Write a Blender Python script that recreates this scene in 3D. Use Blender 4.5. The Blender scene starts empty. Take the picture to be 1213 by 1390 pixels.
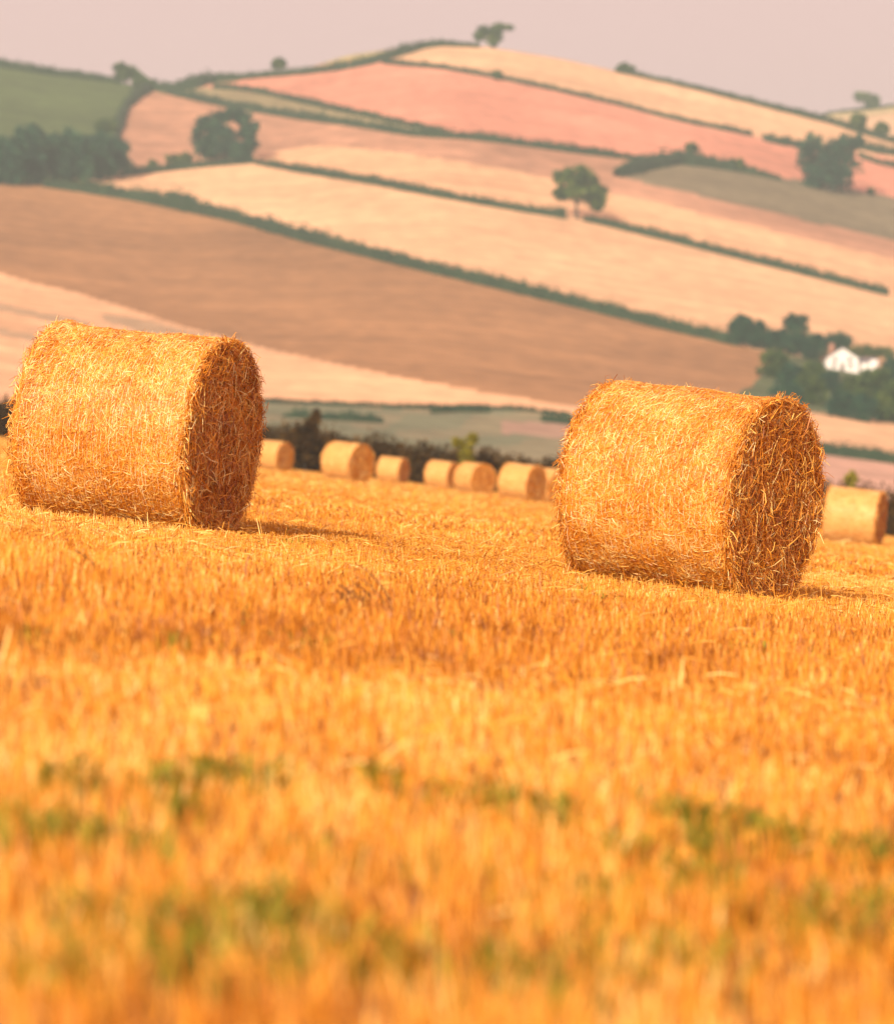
import bpy, math, random
import numpy as np
from mathutils import Vector, Matrix, Euler

# ------------------------------------------------------------------ camera, sky, sun, exposure
scene = bpy.context.scene
F, CX, CY = 4940.0, 606.5, 695.0        # focal length and centre in photograph pixels (1213 x 1390)
CZ = 0.95                               # height of the lens above the ground at the photographer's feet
cam_d = bpy.data.cameras.new('camera')
cam = bpy.data.objects.new('camera', cam_d)
scene.collection.objects.link(cam)
cam.location = (0, 0, CZ)
cam.rotation_euler = (math.radians(90), 0, 0)
cam_d.sensor_fit = 'HORIZONTAL'
cam_d.sensor_width = 36.0
cam_d.lens = F / 1213.0 * 36.0
cam_d.clip_start = 0.3
cam_d.clip_end = 9000
cam_d.dof.use_dof = True
cam_d.dof.focus_distance = 25.6
cam_d.dof.aperture_fstop = 2.9
scene.camera = cam

SUN_EL = math.radians(25)
SUN_AZ = math.radians(200)              # from +Y towards +X: behind the camera, to its left
SUN_DIR = Vector((math.sin(SUN_AZ) * math.cos(SUN_EL), math.cos(SUN_AZ) * math.cos(SUN_EL), math.sin(SUN_EL)))
sun_d = bpy.data.lights.new('sun', 'SUN')
sun_d.energy = 4.6
sun_d.angle = math.radians(0.6)
sun_d.color = (1.0, 0.83, 0.66)
sun = bpy.data.objects.new('sun', sun_d)
scene.collection.objects.link(sun)
sun.rotation_euler = SUN_DIR.to_track_quat('Z', 'Y').to_euler()
sun.location = (0, 0, 60)

world = bpy.data.worlds.new('World')
scene.world = world
world.use_nodes = True
nt = world.node_tree
bg = nt.nodes['Background']
sky = nt.nodes.new('ShaderNodeTexSky')
sky.sky_type = 'NISHITA'
sky.sun_disc = False
sky.sun_elevation = SUN_EL
sky.sun_rotation = SUN_AZ
sky.dust_density = 5.0
sky.air_density = 1.0
tint = nt.nodes.new('ShaderNodeMix'); tint.data_type = 'RGBA'; tint.blend_type = 'MIX'
tint.inputs[0].default_value = 0.8      # thin veil of pinkish evening haze over the whole sky
tint.inputs[7].default_value = (6.9, 4.2, 3.75, 1)
nt.links.new(sky.outputs[0], tint.inputs[6])
nt.links.new(tint.outputs[2], bg.inputs[0])
bg.inputs[1].default_value = 0.12

vs = scene.view_settings
vs.view_transform = 'Standard'
vs.look = 'None'
vs.exposure = 0.38
vs.gamma = 1.0
vs.use_curve_mapping = False

rng = np.random.default_rng(7)
random.seed(7)
COL = scene.collection

# ------------------------------------------------------------------ helpers
def mesh_np(name, verts, faces, mat=None, tone=None, color=None, smooth=False):
    """verts (n,3); faces (m,4) or (m,3) int"""
    me = bpy.data.meshes.new(name)
    verts = np.asarray(verts, dtype=np.float32); faces = np.asarray(faces, dtype=np.int32)
    k = faces.shape[1]
    me.vertices.add(len(verts)); me.vertices.foreach_set('co', verts.ravel())
    me.loops.add(faces.size); me.loops.foreach_set('vertex_index', faces.ravel())
    me.polygons.add(len(faces))
    me.polygons.foreach_set('loop_start', np.arange(0, faces.size, k, dtype=np.int32))
    if smooth:
        me.polygons.foreach_set('use_smooth', np.ones(len(faces), dtype=bool))
    if tone is not None:
        a = me.attributes.new('tone', 'FLOAT', 'POINT'); a.data.foreach_set('value', np.asarray(tone, dtype=np.float32))
    if color is not None:
        a = me.color_attributes.new('crop', 'FLOAT_COLOR', 'POINT')
        a.data.foreach_set('color', np.asarray(color, dtype=np.float32).ravel())
    me.update(calc_edges=True)
    if mat: me.materials.append(mat)
    return me

def link(name, me, parent=None, label=None, cat=None, group=None, kind=None):
    o = bpy.data.objects.new(name, me)
    COL.objects.link(o)
    if parent: o.parent = parent
    if label: o['label'] = label
    if cat: o['category'] = cat
    if group: o['group'] = group
    if kind: o['kind'] = kind
    return o

class Geo:
    """collects numpy geometry with quads"""
    def __init__(s): s.v = []; s.f = []; s.t = []; s.n = 0
    def add(s, v, f, t):
        s.v.append(np.asarray(v, dtype=np.float32)); s.f.append(np.asarray(f) + s.n)
        s.t.append(np.broadcast_to(np.asarray(t, dtype=np.float32), (len(v),))); s.n += len(v)
    def mesh(s, name, mat, smooth=False):
        return mesh_np(name, np.concatenate(s.v), np.concatenate(s.f), mat, np.concatenate(s.t), smooth=smooth)

def ribbons(pts, w, wd, tone):
    """pts (n,k,3) centre lines, w (n,) widths, wd (n,3) width directions, tone (n,)"""
    n, k, _ = pts.shape
    prof = np.ones(k) if k == 2 else np.array([1.0] * (k - 1) + [0.55])
    off = wd[:, None, :] * (w[:, None] * prof[None, :] * 0.5)[:, :, None]
    v = np.stack([pts - off, pts + off], axis=2).reshape(-1, 3)
    base = (np.arange(n) * 2 * k)[:, None]
    f = []
    for i in range(k - 1):
        f.append(base + np.array([[2 * i, 2 * i + 1, 2 * i + 3, 2 * i + 2]]))
    f = np.stack(f, 1).reshape(-1, 4)
    return v, f, np.repeat(tone, 2 * k)

def unit(a): return a / np.maximum(np.linalg.norm(a, axis=-1, keepdims=True), 1e-9)

def vnoise(x, y, seed=0):
    """smooth value noise, arrays, about 0..1"""
    x = np.asarray(x, dtype=float); y = np.asarray(y, dtype=float)
    def h(i, j):
        s = np.sin(i * 127.1 + j * 311.7 + seed * 74.7) * 43758.5453
        return s - np.floor(s)
    xi, yi = np.floor(x), np.floor(y); fx, fy = x - xi, y - yi
    fx = fx * fx * (3 - 2 * fx); fy = fy * fy * (3 - 2 * fy)
    return (h(xi, yi) * (1 - fx) + h(xi + 1, yi) * fx) * (1 - fy) + (h(xi, yi + 1) * (1 - fx) + h(xi + 1, yi + 1) * fx) * fy

# ------------------------------------------------------------------ materials
def new_mat(name):
    m = bpy.data.materials.new(name); m.use_nodes = True
    n = m.node_tree.nodes; b = n['Principled BSDF']
    return m, m.node_tree, b

def ramp_mat(name, stops, rough=0.6, spec=0.3, noise=None, translucent=0.0, attr='tone'):
    m, t, b = new_mat(name)
    a = t.nodes.new('ShaderNodeAttribute'); a.attribute_name = attr
    r = t.nodes.new('ShaderNodeValToRGB')
    while len(r.color_ramp.elements) < len(stops): r.color_ramp.elements.new(0.5)
    for e, (p, c) in zip(r.color_ramp.elements, stops): e.position = p; e.color = (*c, 1)
    src = a.outputs['Fac']
    if noise:
        tc = t.nodes.new('ShaderNodeTexCoord'); nz = t.nodes.new('ShaderNodeTexNoise')
        nz.inputs['Scale'].default_value = noise[0]; nz.inputs['Detail'].default_value = 4
        t.links.new(tc.outputs['Object'], nz.inputs['Vector'])
        ma = t.nodes.new('ShaderNodeMath'); ma.operation = 'MULTIPLY_ADD'
        ma.inputs[1].default_value = noise[1]
        su = t.nodes.new('ShaderNodeMath'); su.operation = 'SUBTRACT'; su.inputs[1].default_value = noise[1] * 0.5
        t.links.new(nz.outputs['Fac'], ma.inputs[0]); t.links.new(src, su.inputs[0]); t.links.new(su.outputs[0], ma.inputs[2])
        src = ma.outputs[0]
    t.links.new(src, r.inputs[0]); t.links.new(r.outputs[0], b.inputs['Base Color'])
    b.inputs['Roughness'].default_value = rough
    b.inputs['Specular IOR Level'].default_value = spec
    if translucent:
        tr = t.nodes.new('ShaderNodeBsdfTranslucent'); mx = t.nodes.new('ShaderNodeMixShader')
        mx.inputs[0].default_value = translucent
        t.links.new(r.outputs[0], tr.inputs[0]); t.links.new(b.outputs[0], mx.inputs[1]); t.links.new(tr.outputs[0], mx.inputs[2])
        t.links.new(mx.outputs[0], t.nodes['Material Output'].inputs[0])
    return m

M_STRAW = ramp_mat('bale_straw', [(0, (.27, .070, .005)), (.3, (.55, .18, .011)), (.62, (.87, .38, .035)), (.85, (.97, .68, .17)), (1, (.98, .84, .40))], .42, .5, translucent=.12)
M_STRAWP = ramp_mat('hazed_pale_bale_straw', [(0, (.30, .12, .03)), (.3, (.60, .28, .06)), (.62, (.92, .56, .18)), (1, (.97, .80, .40))], .5, .4, translucent=.12)  # sides of the far bales: haze and overexposure put into a paler colour
M_CORE = ramp_mat('bale_packed_straw', [(0, (.10, .028, .004)), (.5, (.33, .12, .016)), (1, (.62, .28, .06))], .8, .1, noise=(38, .9))
M_NET = ramp_mat('net_wrap_thread', [(0, (.75, .50, .25)), (1, (.92, .72, .45))], .4, .5)
M_STUB = ramp_mat('stubble_stalks', [(0, (.22, .064, .005)), (.35, (.56, .205, .014)), (.7, (.85, .42, .048)), (1, (.96, .72, .25))], .5, .4, translucent=.2)
M_WEED = ramp_mat('green_weeds', [(0, (.13, .13, .010)), (1, (.38, .34, .03))], .6, .3, translucent=.25)
M_DRY = ramp_mat('dry_weed_stems', [(0, (.10, .04, .012)), (1, (.28, .13, .04))], .7, .2)
M_LEAF = ramp_mat('oak_foliage', [(0, (.010, .040, .012)), (.5, (.045, .105, .026)), (1, (.17, .24, .05))], .7, .2, translucent=.12)
M_LEAFB = ramp_mat('blue_green_foliage', [(0, (.003, .035, .022)), (.5, (.012, .075, .042)), (1, (.05, .15, .07))], .7, .2, translucent=.1)
M_HEDGE = ramp_mat('hedge_foliage', [(0, (.010, .034, .016)), (.5, (.036, .074, .032)), (1, (.09, .13, .05))], .75, .15, translucent=.1)
M_HEDGEN = ramp_mat('near_hedge_foliage', [(0, (.016, .010, .004)), (.5, (.060, .034, .010)), (1, (.15, .09, .025))], .8, .15, translucent=.1)
M_BARK = ramp_mat('bark', [(0, (.05, .04, .03)), (1, (.12, .10, .08))], .9, .1, noise=(3, .8))

# soil and chaff under the stubble
M_SOIL, t, b = new_mat('chaff_covered_soil')
tc = t.nodes.new('ShaderNodeTexCoord')
n1 = t.nodes.new('ShaderNodeTexNoise'); n1.inputs['Scale'].default_value = 28; n1.inputs['Detail'].default_value = 8
n2 = t.nodes.new('ShaderNodeTexNoise'); n2.inputs['Scale'].default_value = .7; n2.inputs['Detail'].default_value = 3
ad = t.nodes.new('ShaderNodeMath'); ad.operation = 'MULTIPLY_ADD'; ad.inputs[1].default_value = .5
t.links.new(tc.outputs['Object'], n1.inputs[0]); t.links.new(tc.outputs['Object'], n2.inputs[0])
t.links.new(n2.outputs[0], ad.inputs[0])
ml = t.nodes.new('ShaderNodeMath'); ml.operation = 'MULTIPLY'; ml.inputs[1].default_value = .5
t.links.new(n1.outputs[0], ml.inputs[0]); t.links.new(ml.outputs[0], ad.inputs[2])
r = t.nodes.new('ShaderNodeValToRGB'); r.color_ramp.elements[0].position = .35; r.color_ramp.elements[1].position = .66
r.color_ramp.elements[0].color = (.15, .055, .010, 1); r.color_ramp.elements[1].color = (.52, .23, .045, 1)
t.links.new(ad.outputs[0], r.inputs[0]); t.links.new(r.outputs[0], b.inputs['Base Color']); b.inputs['Roughness'].default_value = .9
bp = t.nodes.new('ShaderNodeBump'); bp.inputs['Distance'].default_value = .03; t.links.new(n1.outputs[0], bp.inputs['Height']); t.links.new(bp.outputs[0], b.inputs['Normal'])

# crops on the hill: colour per field from the mesh, drill rows and patchiness from noise
M_HILL, t, b = new_mat('hill_crops')
ca = t.nodes.new('ShaderNodeVertexColor'); ca.layer_name = 'crop'
tc = t.nodes.new('ShaderNodeTexCoord')
mp = t.nodes.new('ShaderNodeMapping'); mp.inputs['Rotation'].default_value = (0, 0, math.radians(63)); mp.inputs['Scale'].default_value = (.005, .11, .05)
rows = t.nodes.new('ShaderNodeTexNoise'); rows.inputs['Scale'].default_value = 1; rows.inputs['Detail'].default_value = 4
pat = t.nodes.new('ShaderNodeTexNoise'); pat.inputs['Scale'].default_value = .012; pat.inputs['Detail'].default_value = 6
grit = t.nodes.new('ShaderNodeTexNoise'); grit.inputs['Scale'].default_value = .16; grit.inputs['Detail'].default_value = 4
t.links.new(tc.outputs['Object'], mp.inputs[0]); t.links.new(mp.outputs[0], rows.inputs[0]); t.links.new(tc.outputs['Object'], pat.inputs[0]); t.links.new(tc.outputs['Object'], grit.inputs[0])
def mr(src, lo, hi):
    q = t.nodes.new('ShaderNodeMapRange'); q.inputs[1].default_value = .3; q.inputs[2].default_value = .7
    q.inputs[3].default_value = lo; q.inputs[4].default_value = hi; t.links.new(src, q.inputs[0]); return q.outputs[0]
m1 = t.nodes.new('ShaderNodeMath'); m1.operation = 'MULTIPLY'; t.links.new(mr(rows.outputs[0], .82, 1.15), m1.inputs[0]); t.links.new(mr(pat.outputs[0], .80, 1.14), m1.inputs[1])
m2 = t.nodes.new('ShaderNodeMath'); m2.operation = 'MULTIPLY'; t.links.new(m1.outputs[0], m2.inputs[0]); t.links.new(mr(grit.outputs[0], .80, 1.16), m2.inputs[1])
vm = t.nodes.new('ShaderNodeVectorMath'); vm.operation = 'SCALE'; t.links.new(ca.outputs[0], vm.inputs[0]); t.links.new(m2.outputs[0], vm.inputs['Scale'])
t.links.new(vm.outputs[0], b.inputs['Base Color']); b.inputs['Roughness'].default_value = .95; b.inputs['Specular IOR Level'].default_value = .05

def plain(name, c, rough=.8, nscale=2.0, var=.15):
    m, t, b = new_mat(name)
    tc = t.nodes.new('ShaderNodeTexCoord'); nz = t.nodes.new('ShaderNodeTexNoise'); nz.inputs['Scale'].default_value = nscale; nz.inputs['Detail'].default_value = 5
    r = t.nodes.new('ShaderNodeValToRGB')
    r.color_ramp.elements[0].position = .3; r.color_ramp.elements[1].position = .7
    r.color_ramp.elements[0].color = (*[x * (1 - var) for x in c], 1); r.color_ramp.elements[1].color = (*[min(1, x * (1 + var)) for x in c], 1)
    t.links.new(tc.outputs['Object'], nz.inputs[0]); t.links.new(nz.outputs[0], r.inputs[0]); t.links.new(r.outputs[0], b.inputs['Base Color'])
    b.inputs['Roughness'].default_value = rough
    return m
M_WHITE = plain('white_render', (.82, .80, .76), .7, 1.5, .05)
M_SLATE = plain('slate_roof', (.16, .14, .15), .6, 3, .25)
M_GLASS = plain('window_glass', (.03, .035, .04), .15, 1, .1)
M_BRICK = plain('brick', (.35, .18, .12), .9, 6, .3)
M_WOOD = plain('painted_door', (.10, .06, .05), .6, 6, .2)

# ------------------------------------------------------------------ terrain: the stubble field
SL = 0.112                               # the field falls to the right
_D = np.array([-60, 0, 6.2, 6.9, 7.9, 9.2, 11, 13.5, 16, 20, 26, 40, 60, 80, 120, 160, 200, 240.])
_Z = np.array([-.86, -.90, -.872, -.845, -.81, -.756, -.675, -.59, -.53, -.462, -.378] + [.0088 * d - .513 for d in (40, 60, 80, 120, 160, 200, 240)])
_dd = np.linspace(-60, 240, 1501); _zz = np.interp(_dd, _D, _Z)
_k = np.exp(-np.linspace(-2, 2, 17) ** 2); _k /= _k.sum()
_zs = np.convolve(np.pad(_zz, 8, mode='edge'), _k, mode='valid')
def field_z(x, d):
    x = np.asarray(x, dtype=float); d = np.asarray(d, dtype=float)
    z = CZ + np.interp(d, _dd, _zs) - SL * x
    z = z + (vnoise(x * .35 + 9, d * .35, 3) - .5) * .05 * np.clip((30 - d) / 20, 0, 1)
    z = z - np.clip(d - 228, 0, None) ** 1.5 * .05
    return z
def field_at(px, d):
    x = (px - CX) / F * d
    return Vector((x, d, float(field_z(x, d))))

dr = np.concatenate([np.arange(-60, 3, 4), 3 * (262 / 3) ** np.linspace(0, 1, 170)])
tx = np.linspace(-1, 1, 121); tx = np.sign(tx) * (np.abs(tx) ** 1.5)
Dg, Tg = np.meshgrid(dr, tx, indexing='ij')
Xg = Tg * (30 + np.abs(Dg) * .55)
Zg = field_z(Xg, Dg)
v = np.stack([Xg, Dg, Zg], -1).reshape(-1, 3)
def grid_faces(nr, nc):
    i = np.arange(nr - 1)[:, None] * nc + np.arange(nc - 1)[None, :]
    return np.stack([i, i + 1, i + nc + 1, i + nc], -1).reshape(-1, 4)
link('stubble_field', mesh_np('stubble_field', v, grid_faces(*Dg.shape), M_SOIL, smooth=True), kind='structure')

# ------------------------------------------------------------------ terrain: the hill, in the surveyor's terms (bearing and height of each point as seen from the lens)
_sx = np.array([-900, -300, 0, 60, 130, 200, 240, 300, 390, 430, 470, 520, 560, 600, 660, 760, 830, 960, 1050, 1120, 1213, 1500, 2100.])
_sy = np.array([150, 70, 90, 100, 108, 117, 118, 108, 99, 88, 75, 68, 62, 58, 63, 79, 95, 123, 146, 165, 192, 260, 420.])
_xx = np.arange(-900, 2101, 5.0); _yy = np.interp(_xx, _sx, _sy)
_k2 = np.exp(-np.linspace(-2, 2, 11) ** 2); _k2 /= _k2.sum()
_ys = np.convolve(np.pad(_yy, 5, mode='edge'), _k2, mode='valid')
D_SKY, D_BASE = 1700.0, 650.0
def ysky(px): return np.interp(px, _xx, _ys)
def ybase(px): return 620 + .112 * (np.asarray(px, dtype=float) - CX)
def hill_D(px, py):
    u = (np.asarray(py, dtype=float) - ysky(px)) / (ybase(px) - ysky(px))
    return D_SKY - (D_SKY - D_BASE) * np.clip(u, 0, 1.3)
def hill_at(px, py):
    d = hill_D(px, py)
    return np.stack([(px - CX) / F * d, d, CZ + (CY - py) / F * d], -1)
def hp(px, py):
    return Vector(hill_at(np.float64(px), np.float64(py)))

# colours of the crops (base colours)
CREAM = (.78, .48, .265); CREAM2 = (.76, .45, .245); CREAMY = (.66, .41, .23); MAUVE = (.52, .28, .17); RED = (.66, .29, .19)
BROWN = (.36, .19, .085); GREEN = (.085, .125, .045); GREYG = (.21, .175, .105); VALLEY = (.21, .22, .13); STRIP = (.30, .25, .13); PINK = (.60, .36, .26); OLIVE = (.10, .125, .06)
def L(*p):
    xs = np.array([q[0] for q in p], dtype=float); ys = np.array([q[1] for q in p], dtype=float)
    return lambda x: np.interp(x, xs, ys)
H1 = L((500, 84), (600, 93), (680, 107), (760, 124), (840, 143), (930, 166), (1020, 184), (1100, 197), (1213, 214), (1700, 300))
H2A = L((200, 118), (300, 118), (350, 124), (420, 140), (500, 158), (580, 175), (640, 187), (700, 195), (770, 205), (860, 212), (900, 213), (1213, 215))
H2B = L((200, 122), (235, 127), (300, 142), (380, 156), (470, 168), (560, 183), (640, 188), (700, 195), (770, 205), (830, 212), (870, 216))
H3 = L((835, 239), (870, 226), (920, 217), (980, 225), (1050, 239), (1130, 252), (1213, 267), (1700, 350))
G2 = L((835, 240), (900, 253), (1000, 277), (1100, 301), (1213, 327), (1700, 430))
C1 = L((330, 216), (360, 206), (420, 198), (480, 200), (600, 215), (700, 232), (800, 255), (900, 277), (1000, 301), (1100, 326), (1213, 351), (1700, 450))
H4 = L((100, 240), (180, 235), (250, 229), (340, 220), (400, 231), (500, 247), (600, 267), (700, 285), (765, 295), (800, 300), (900, 324), (1000, 349), (1100, 374), (1213, 402), (1700, 520))
H5 = L((-900, 255), (0, 250), (60, 252), (130, 262), (230, 279), (320, 299), (380, 316), (500, 347), (600, 372), (700, 396), (800, 420), (900, 445), (980, 463), (1040, 478), (1213, 505), (1700, 600))
B6 = L((-900, 150), (0, 371), (100, 397), (200, 427), (300, 457), (400, 481), (500, 503), (600, 522), (700, 539), (770, 550), (1000, 552), (1050, 500), (1213, 500))
H7 = L((-900, 520), (0, 553), (200, 545), (350, 545), (450, 549), (560, 554), (640, 553), (700, 556), (770, 564), (900, 580), (1100, 612), (1213, 627), (1700, 700))
def crop_colour(px, py):
    c = np.empty(px.shape + (3,)); c[:] = GREEN
    def put(mask, col): c[mask] = col
    j = (vnoise(px * .02, py * .05, 5) - .5) * 3
    y = py + j
    put((px < 215) & (y < 260), GREEN)
    put((px < 235) & (px > 205) & (y < 124), CREAMY)
    put((px > 380) & (px < 610) & (y < 100), (.50, .42, .19))
    # cream top field
    put((px > 520) & (y < H1(px)), CREAMY)
    put((px > 545) & (y < H1(px)) & (y > ysky(px) + 1), (.72, .45, .255))
    # red field
    t1 = np.where(px < 540, ysky(px) + np.interp(px, [430, 500, 545], [2, 14, 16]), H1(px))
    put((px > 250) & (y >= t1) & (y < np.maximum(H2A(px), H3(px) * (px > 860))), RED)
    put((px > 230) & (y >= H2A(px)) & (y < H2B(px)) & (px < 640), STRIP)
    # mauve field
    left = np.interp(py, [120, 140, 165, 250], [205, 172, 160, 160])
    put((px > left) & (y >= H2B(px)) & (y < 300) & (px < 900) & (y < np.where(px < 345, H4(px), 500)), MAUVE)
    mv = (px > left) & (y >= H2B(px)) & (y < 300) & (px < 900) & (y < np.where(px < 345, H4(px), 500))
    st_ = vnoise((px + 2.0 * y) * .025, (y - px * .15) * .16, 17); c[mv] *= (1.10 - .32 * st_)[mv][:, None]
    put((px >= 835) & (y >= H3(px)) & (y < G2(px)), GREYG)
    put((px >= 835) & (y >= G2(px)), MAUVE)
    put((px > 325) & (y >= C1(px)), CREAM2)
    put((y >= H4(px)) & (px > 60), CREAM)
    put((y >= H5(px)), BROWN)
    put((y >= B6(px)) & (px < 1040), CREAM2)
    put((px < 300) & (y > 385 + px * .25) & (vnoise(px * .006, (py - px * .2) * .06, 8) > .60) & (y >= B6(px)), (.50, .34, .20))
    put((px > 1068 - (y - 478) * 1.1 + (vnoise(px * .1, y * .1, 3) - .5) * 16) & (px > 985) & (y >= H5(px)), OLIVE)
    put((px > 1020) & (y > 556 + .14 * (px - 1095)), CREAM)
    put((y >= H7(px)) & (px < 1020), VALLEY)
    m = (y >= H7(px)) & (px < 1020) & (vnoise(px * .012, py * .09, 11) > .60)
    put(m, (.27, .24, .14))
    put((px > 680) & (px < 900) & (y > 572 + (px - 700) * .03) & (y < 590 + (px - 700) * .08), (.42, .27, .19))
    put((px > 1020) & (y >= H7(px)), PINK)
    return c

gx = np.concatenate([np.arange(-900, -20, 20), np.arange(-20, 1235, 3), np.arange(1240, 2100, 20)]).astype(float)
U = np.linspace(0, 1.28, 230)
PX, UU = np.meshgrid(gx, U, indexing='ij')
PX = PX.T; UU = UU.T
PY = ysky(PX) + UU * (ybase(PX) - ysky(PX))
V = hill_at(PX, PY)
ccol = crop_colour(PX, PY)
# beyond the crest the hill falls away; in front it runs down into the valley behind the stubble field
back = []
for k, (dd, dz) in enumerate(((60, -6), (160, -26), (350, -70), (700, -150))):
    r0 = V[0].copy(); sc = (r0[:, 1] + dd) / r0[:, 1]
    r0[:, 0] *= sc; r0[:, 1] += dd; r0[:, 2] += dz; back.append(r0)
front = V[-1].copy()
f1 = front.copy(); f1[:, 1] = 262; f1[:, 0] *= 262 / front[:, 1]; f1[:, 2] = np.minimum(f1[:, 2] - 1, CZ - 2.5 - SL * f1[:, 0] * 1.0)
V = np.concatenate([np.stack(back[::-1]), V, f1[None]], 0)
ccol = np.concatenate([np.repeat(ccol[:1], 4, 0), ccol, ccol[-1:]], 0)
c4 = np.concatenate([ccol, np.ones(ccol.shape[:2] + (1,))], -1)
link('hillside', mesh_np('hillside', V.reshape(-1, 3), grid_faces(V.shape[0], V.shape[1])[:, ::-1], M_HILL, color=c4.reshape(-1, 4), smooth=True), kind='structure')

# second ridge behind, seen over the right shoulder of the hill
rx = np.arange(820, 2100, 12.0); DR = 2350.0
top = np.interp(rx, [820, 1000, 1090, 1130, 1180, 1213, 1400, 2100], [230, 185, 166, 154, 149, 145, 135, 180])
rows_ = []
for k, (dd, dy) in enumerate(((500, 90), (200, 20), (60, 3), (0, 0), (-40, 3), (-100, 12), (-220, 50), (-380, 130), (-520, 260))):
    d = DR + dd
    rows_.append(np.stack([(rx - CX) / F * d, np.full_like(rx, d), CZ + (CY - (top + dy)) / F * d], -1))
R = np.stack(rows_)
cc = np.empty(R.shape[:2] + (4,)); cc[:] = (.50, .42, .20, 1); cc[5:] = (.66, .44, .26, 1); cc[7:] = (.2, .22, .1, 1)
link('distant_ridge', mesh_np('distant_ridge', R.reshape(-1, 3), grid_faces(R.shape[0], R.shape[1])[:, ::-1], M_HILL, color=cc.reshape(-1, 4), smooth=True), kind='structure')
def ridge_p(px, dy=0):
    yy = float(np.interp(px, rx, top)) + dy
    return Vector(((px - CX) / F * DR, DR, CZ + (CY - yy) / F * DR))

# ------------------------------------------------------------------ foliage
def leaf_quads(P, size, tone, rg):
    """random leaf clumps at points P"""
    n = len(P)
    a = unit(rg.normal(size=(n, 3))); b_ = unit(np.cross(a, rg.normal(size=(n, 3))))
    s = (size * rg.uniform(.6, 1.35, n))[:, None]
    v = np.stack([P - a * s * .5 - b_ * s * .28, P + a * s * .5 - b_ * s * .4, P + a * s * .55 + b_ * s * .33, P - a * s * .42 + b_ * s * .42], 1).reshape(-1, 3)
    f = np.arange(4 * n).reshape(n, 4)
    return v, f, np.repeat(tone, 4)

def tube(pts, radii, seg=7):
    pts = np.asarray(pts, dtype=float); n = len(pts); v = []
    for i in range(n):
        d = pts[min(i + 1, n - 1)] - pts[max(i - 1, 0)]; d = d / (np.linalg.norm(d) + 1e-9)
        a = np.cross(d, (0.3, .9, .1)); a /= np.linalg.norm(a); b_ = np.cross(d, a)
        for k in range(seg):
            t_ = 2 * math.pi * k / seg
            v.append(pts[i] + radii[i] * (math.cos(t_) * a + math.sin(t_) * b_))
    f = [(i * seg + k, i * seg + (k + 1) % seg, (i + 1) * seg + (k + 1) % seg, (i + 1) * seg + k) for i in range(n - 1) for k in range(seg)]
    return np.array(v), np.array(f)

def tree(name, base, W, H, blobs, label, cat='tree', group=None, mat=None, seed=1, trunk_h=.3, dens=1.0, leaf=None, trunk_x=0.0):
    """base: Vector on the ground; W, H in metres; blobs (x, z, rx, rz) in fractions of W/2 and H"""
    rg = np.random.default_rng(seed)
    mat = mat or M_LEAF
    root = link(name, None, None, label, cat, group); root.location = base
    g = Geo()
    tr = max(.16, H * .032)
    top = np.array([rg.normal() * .02 * W + trunk_x * .4 * W, 0, H * .62])
    p0 = np.array([trunk_x * W * .5, 0, -.6]); pm = np.array([trunk_x * W * .5 + rg.normal() * .01 * W, 0, H * trunk_h])
    v, f = tube([p0, p0 * [1, 1, 0] + [0, 0, H * .05], pm, top], [tr * 1.5, tr * 1.1, tr * .8, tr * .25], 8)
    g.add(v, f, .5)
    for bx, bz, brx, brz in blobs:
        e = np.array([bx * W / 2, rg.normal() * W * .08, bz * H])
        mid = (pm + e) / 2 + np.array([0, 0, -.02 * H])
        v, f = tube([pm, mid, e], [tr * .5, tr * .32, tr * .08], 5); g.add(v, f, rg.uniform(.2, .8))
    link('trunk', g.mesh('trunk', M_BARK), root)
    g = Geo(); leaf = leaf or H * .045
    for bx, bz, brx, brz in blobs:
        a, b_, c_ = brx * W / 2, brx * W / 2 * .85, brz * H
        vol = a * c_
        nc = int(max(16, 15 * vol / (leaf * leaf) * .06 * dens)) + 10
        # sub-clumps on and in the blob, each a burst of leaf sprays
        d = unit(rg.normal(size=(nc, 3))); rad = rg.uniform(.35, 1.22, nc) ** .7
        C = d * rad[:, None] * [a, b_, c_] + [bx * W / 2, 0, bz * H]
        ct = np.clip(.46 + .26 * rg.normal(size=nc), 0, 1)
        m = 26
        cr = min(a, c_) * .30 + leaf * .6
        P = (C[:, None, :] + rg.normal(size=(nc, m, 3)) * cr * .5).reshape(-1, 3)
        tn = np.clip(np.repeat(ct, m) + .12 * rg.normal(size=nc * m), 0, 1)
        g.add(*leaf_quads(P, leaf, tn, rg))
    link('crown', g.mesh('crown', mat), root)
    return root

def pxm(d): return d / F               # metres per photograph pixel at distance d

def rand_blobs(seed, n=7, flat=.0):
    rg = random.Random(seed); out = [(0, .62, .62, .30)]
    for i in range(n):
        a = rg.uniform(0, 2 * math.pi); r_ = rg.uniform(.35, .62)
        out.append((math.cos(a) * r_, .60 + math.sin(a) * .24, rg.uniform(.28, .42), rg.uniform(.13, .2)))
    return out

def tree_px(name, px, pyb, wpx, hpx, label, seed, blobs=None, **kw):
    p = kw.pop('pos', None) or hp(px, pyb)
    k = pxm(p.y)
    return tree(name, p, wpx * k, hpx * k, blobs or rand_blobs(seed), label, seed=seed, **kw)

G_SKY = 'trees along the skyline'; G_WOOD = 'trees of the wood at the left edge'; G_FARM = 'trees around the white farmhouse'; G_BELOW = 'trees of the copse below the farmhouse'; G_LONE = 'lone trees on the hill'
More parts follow.
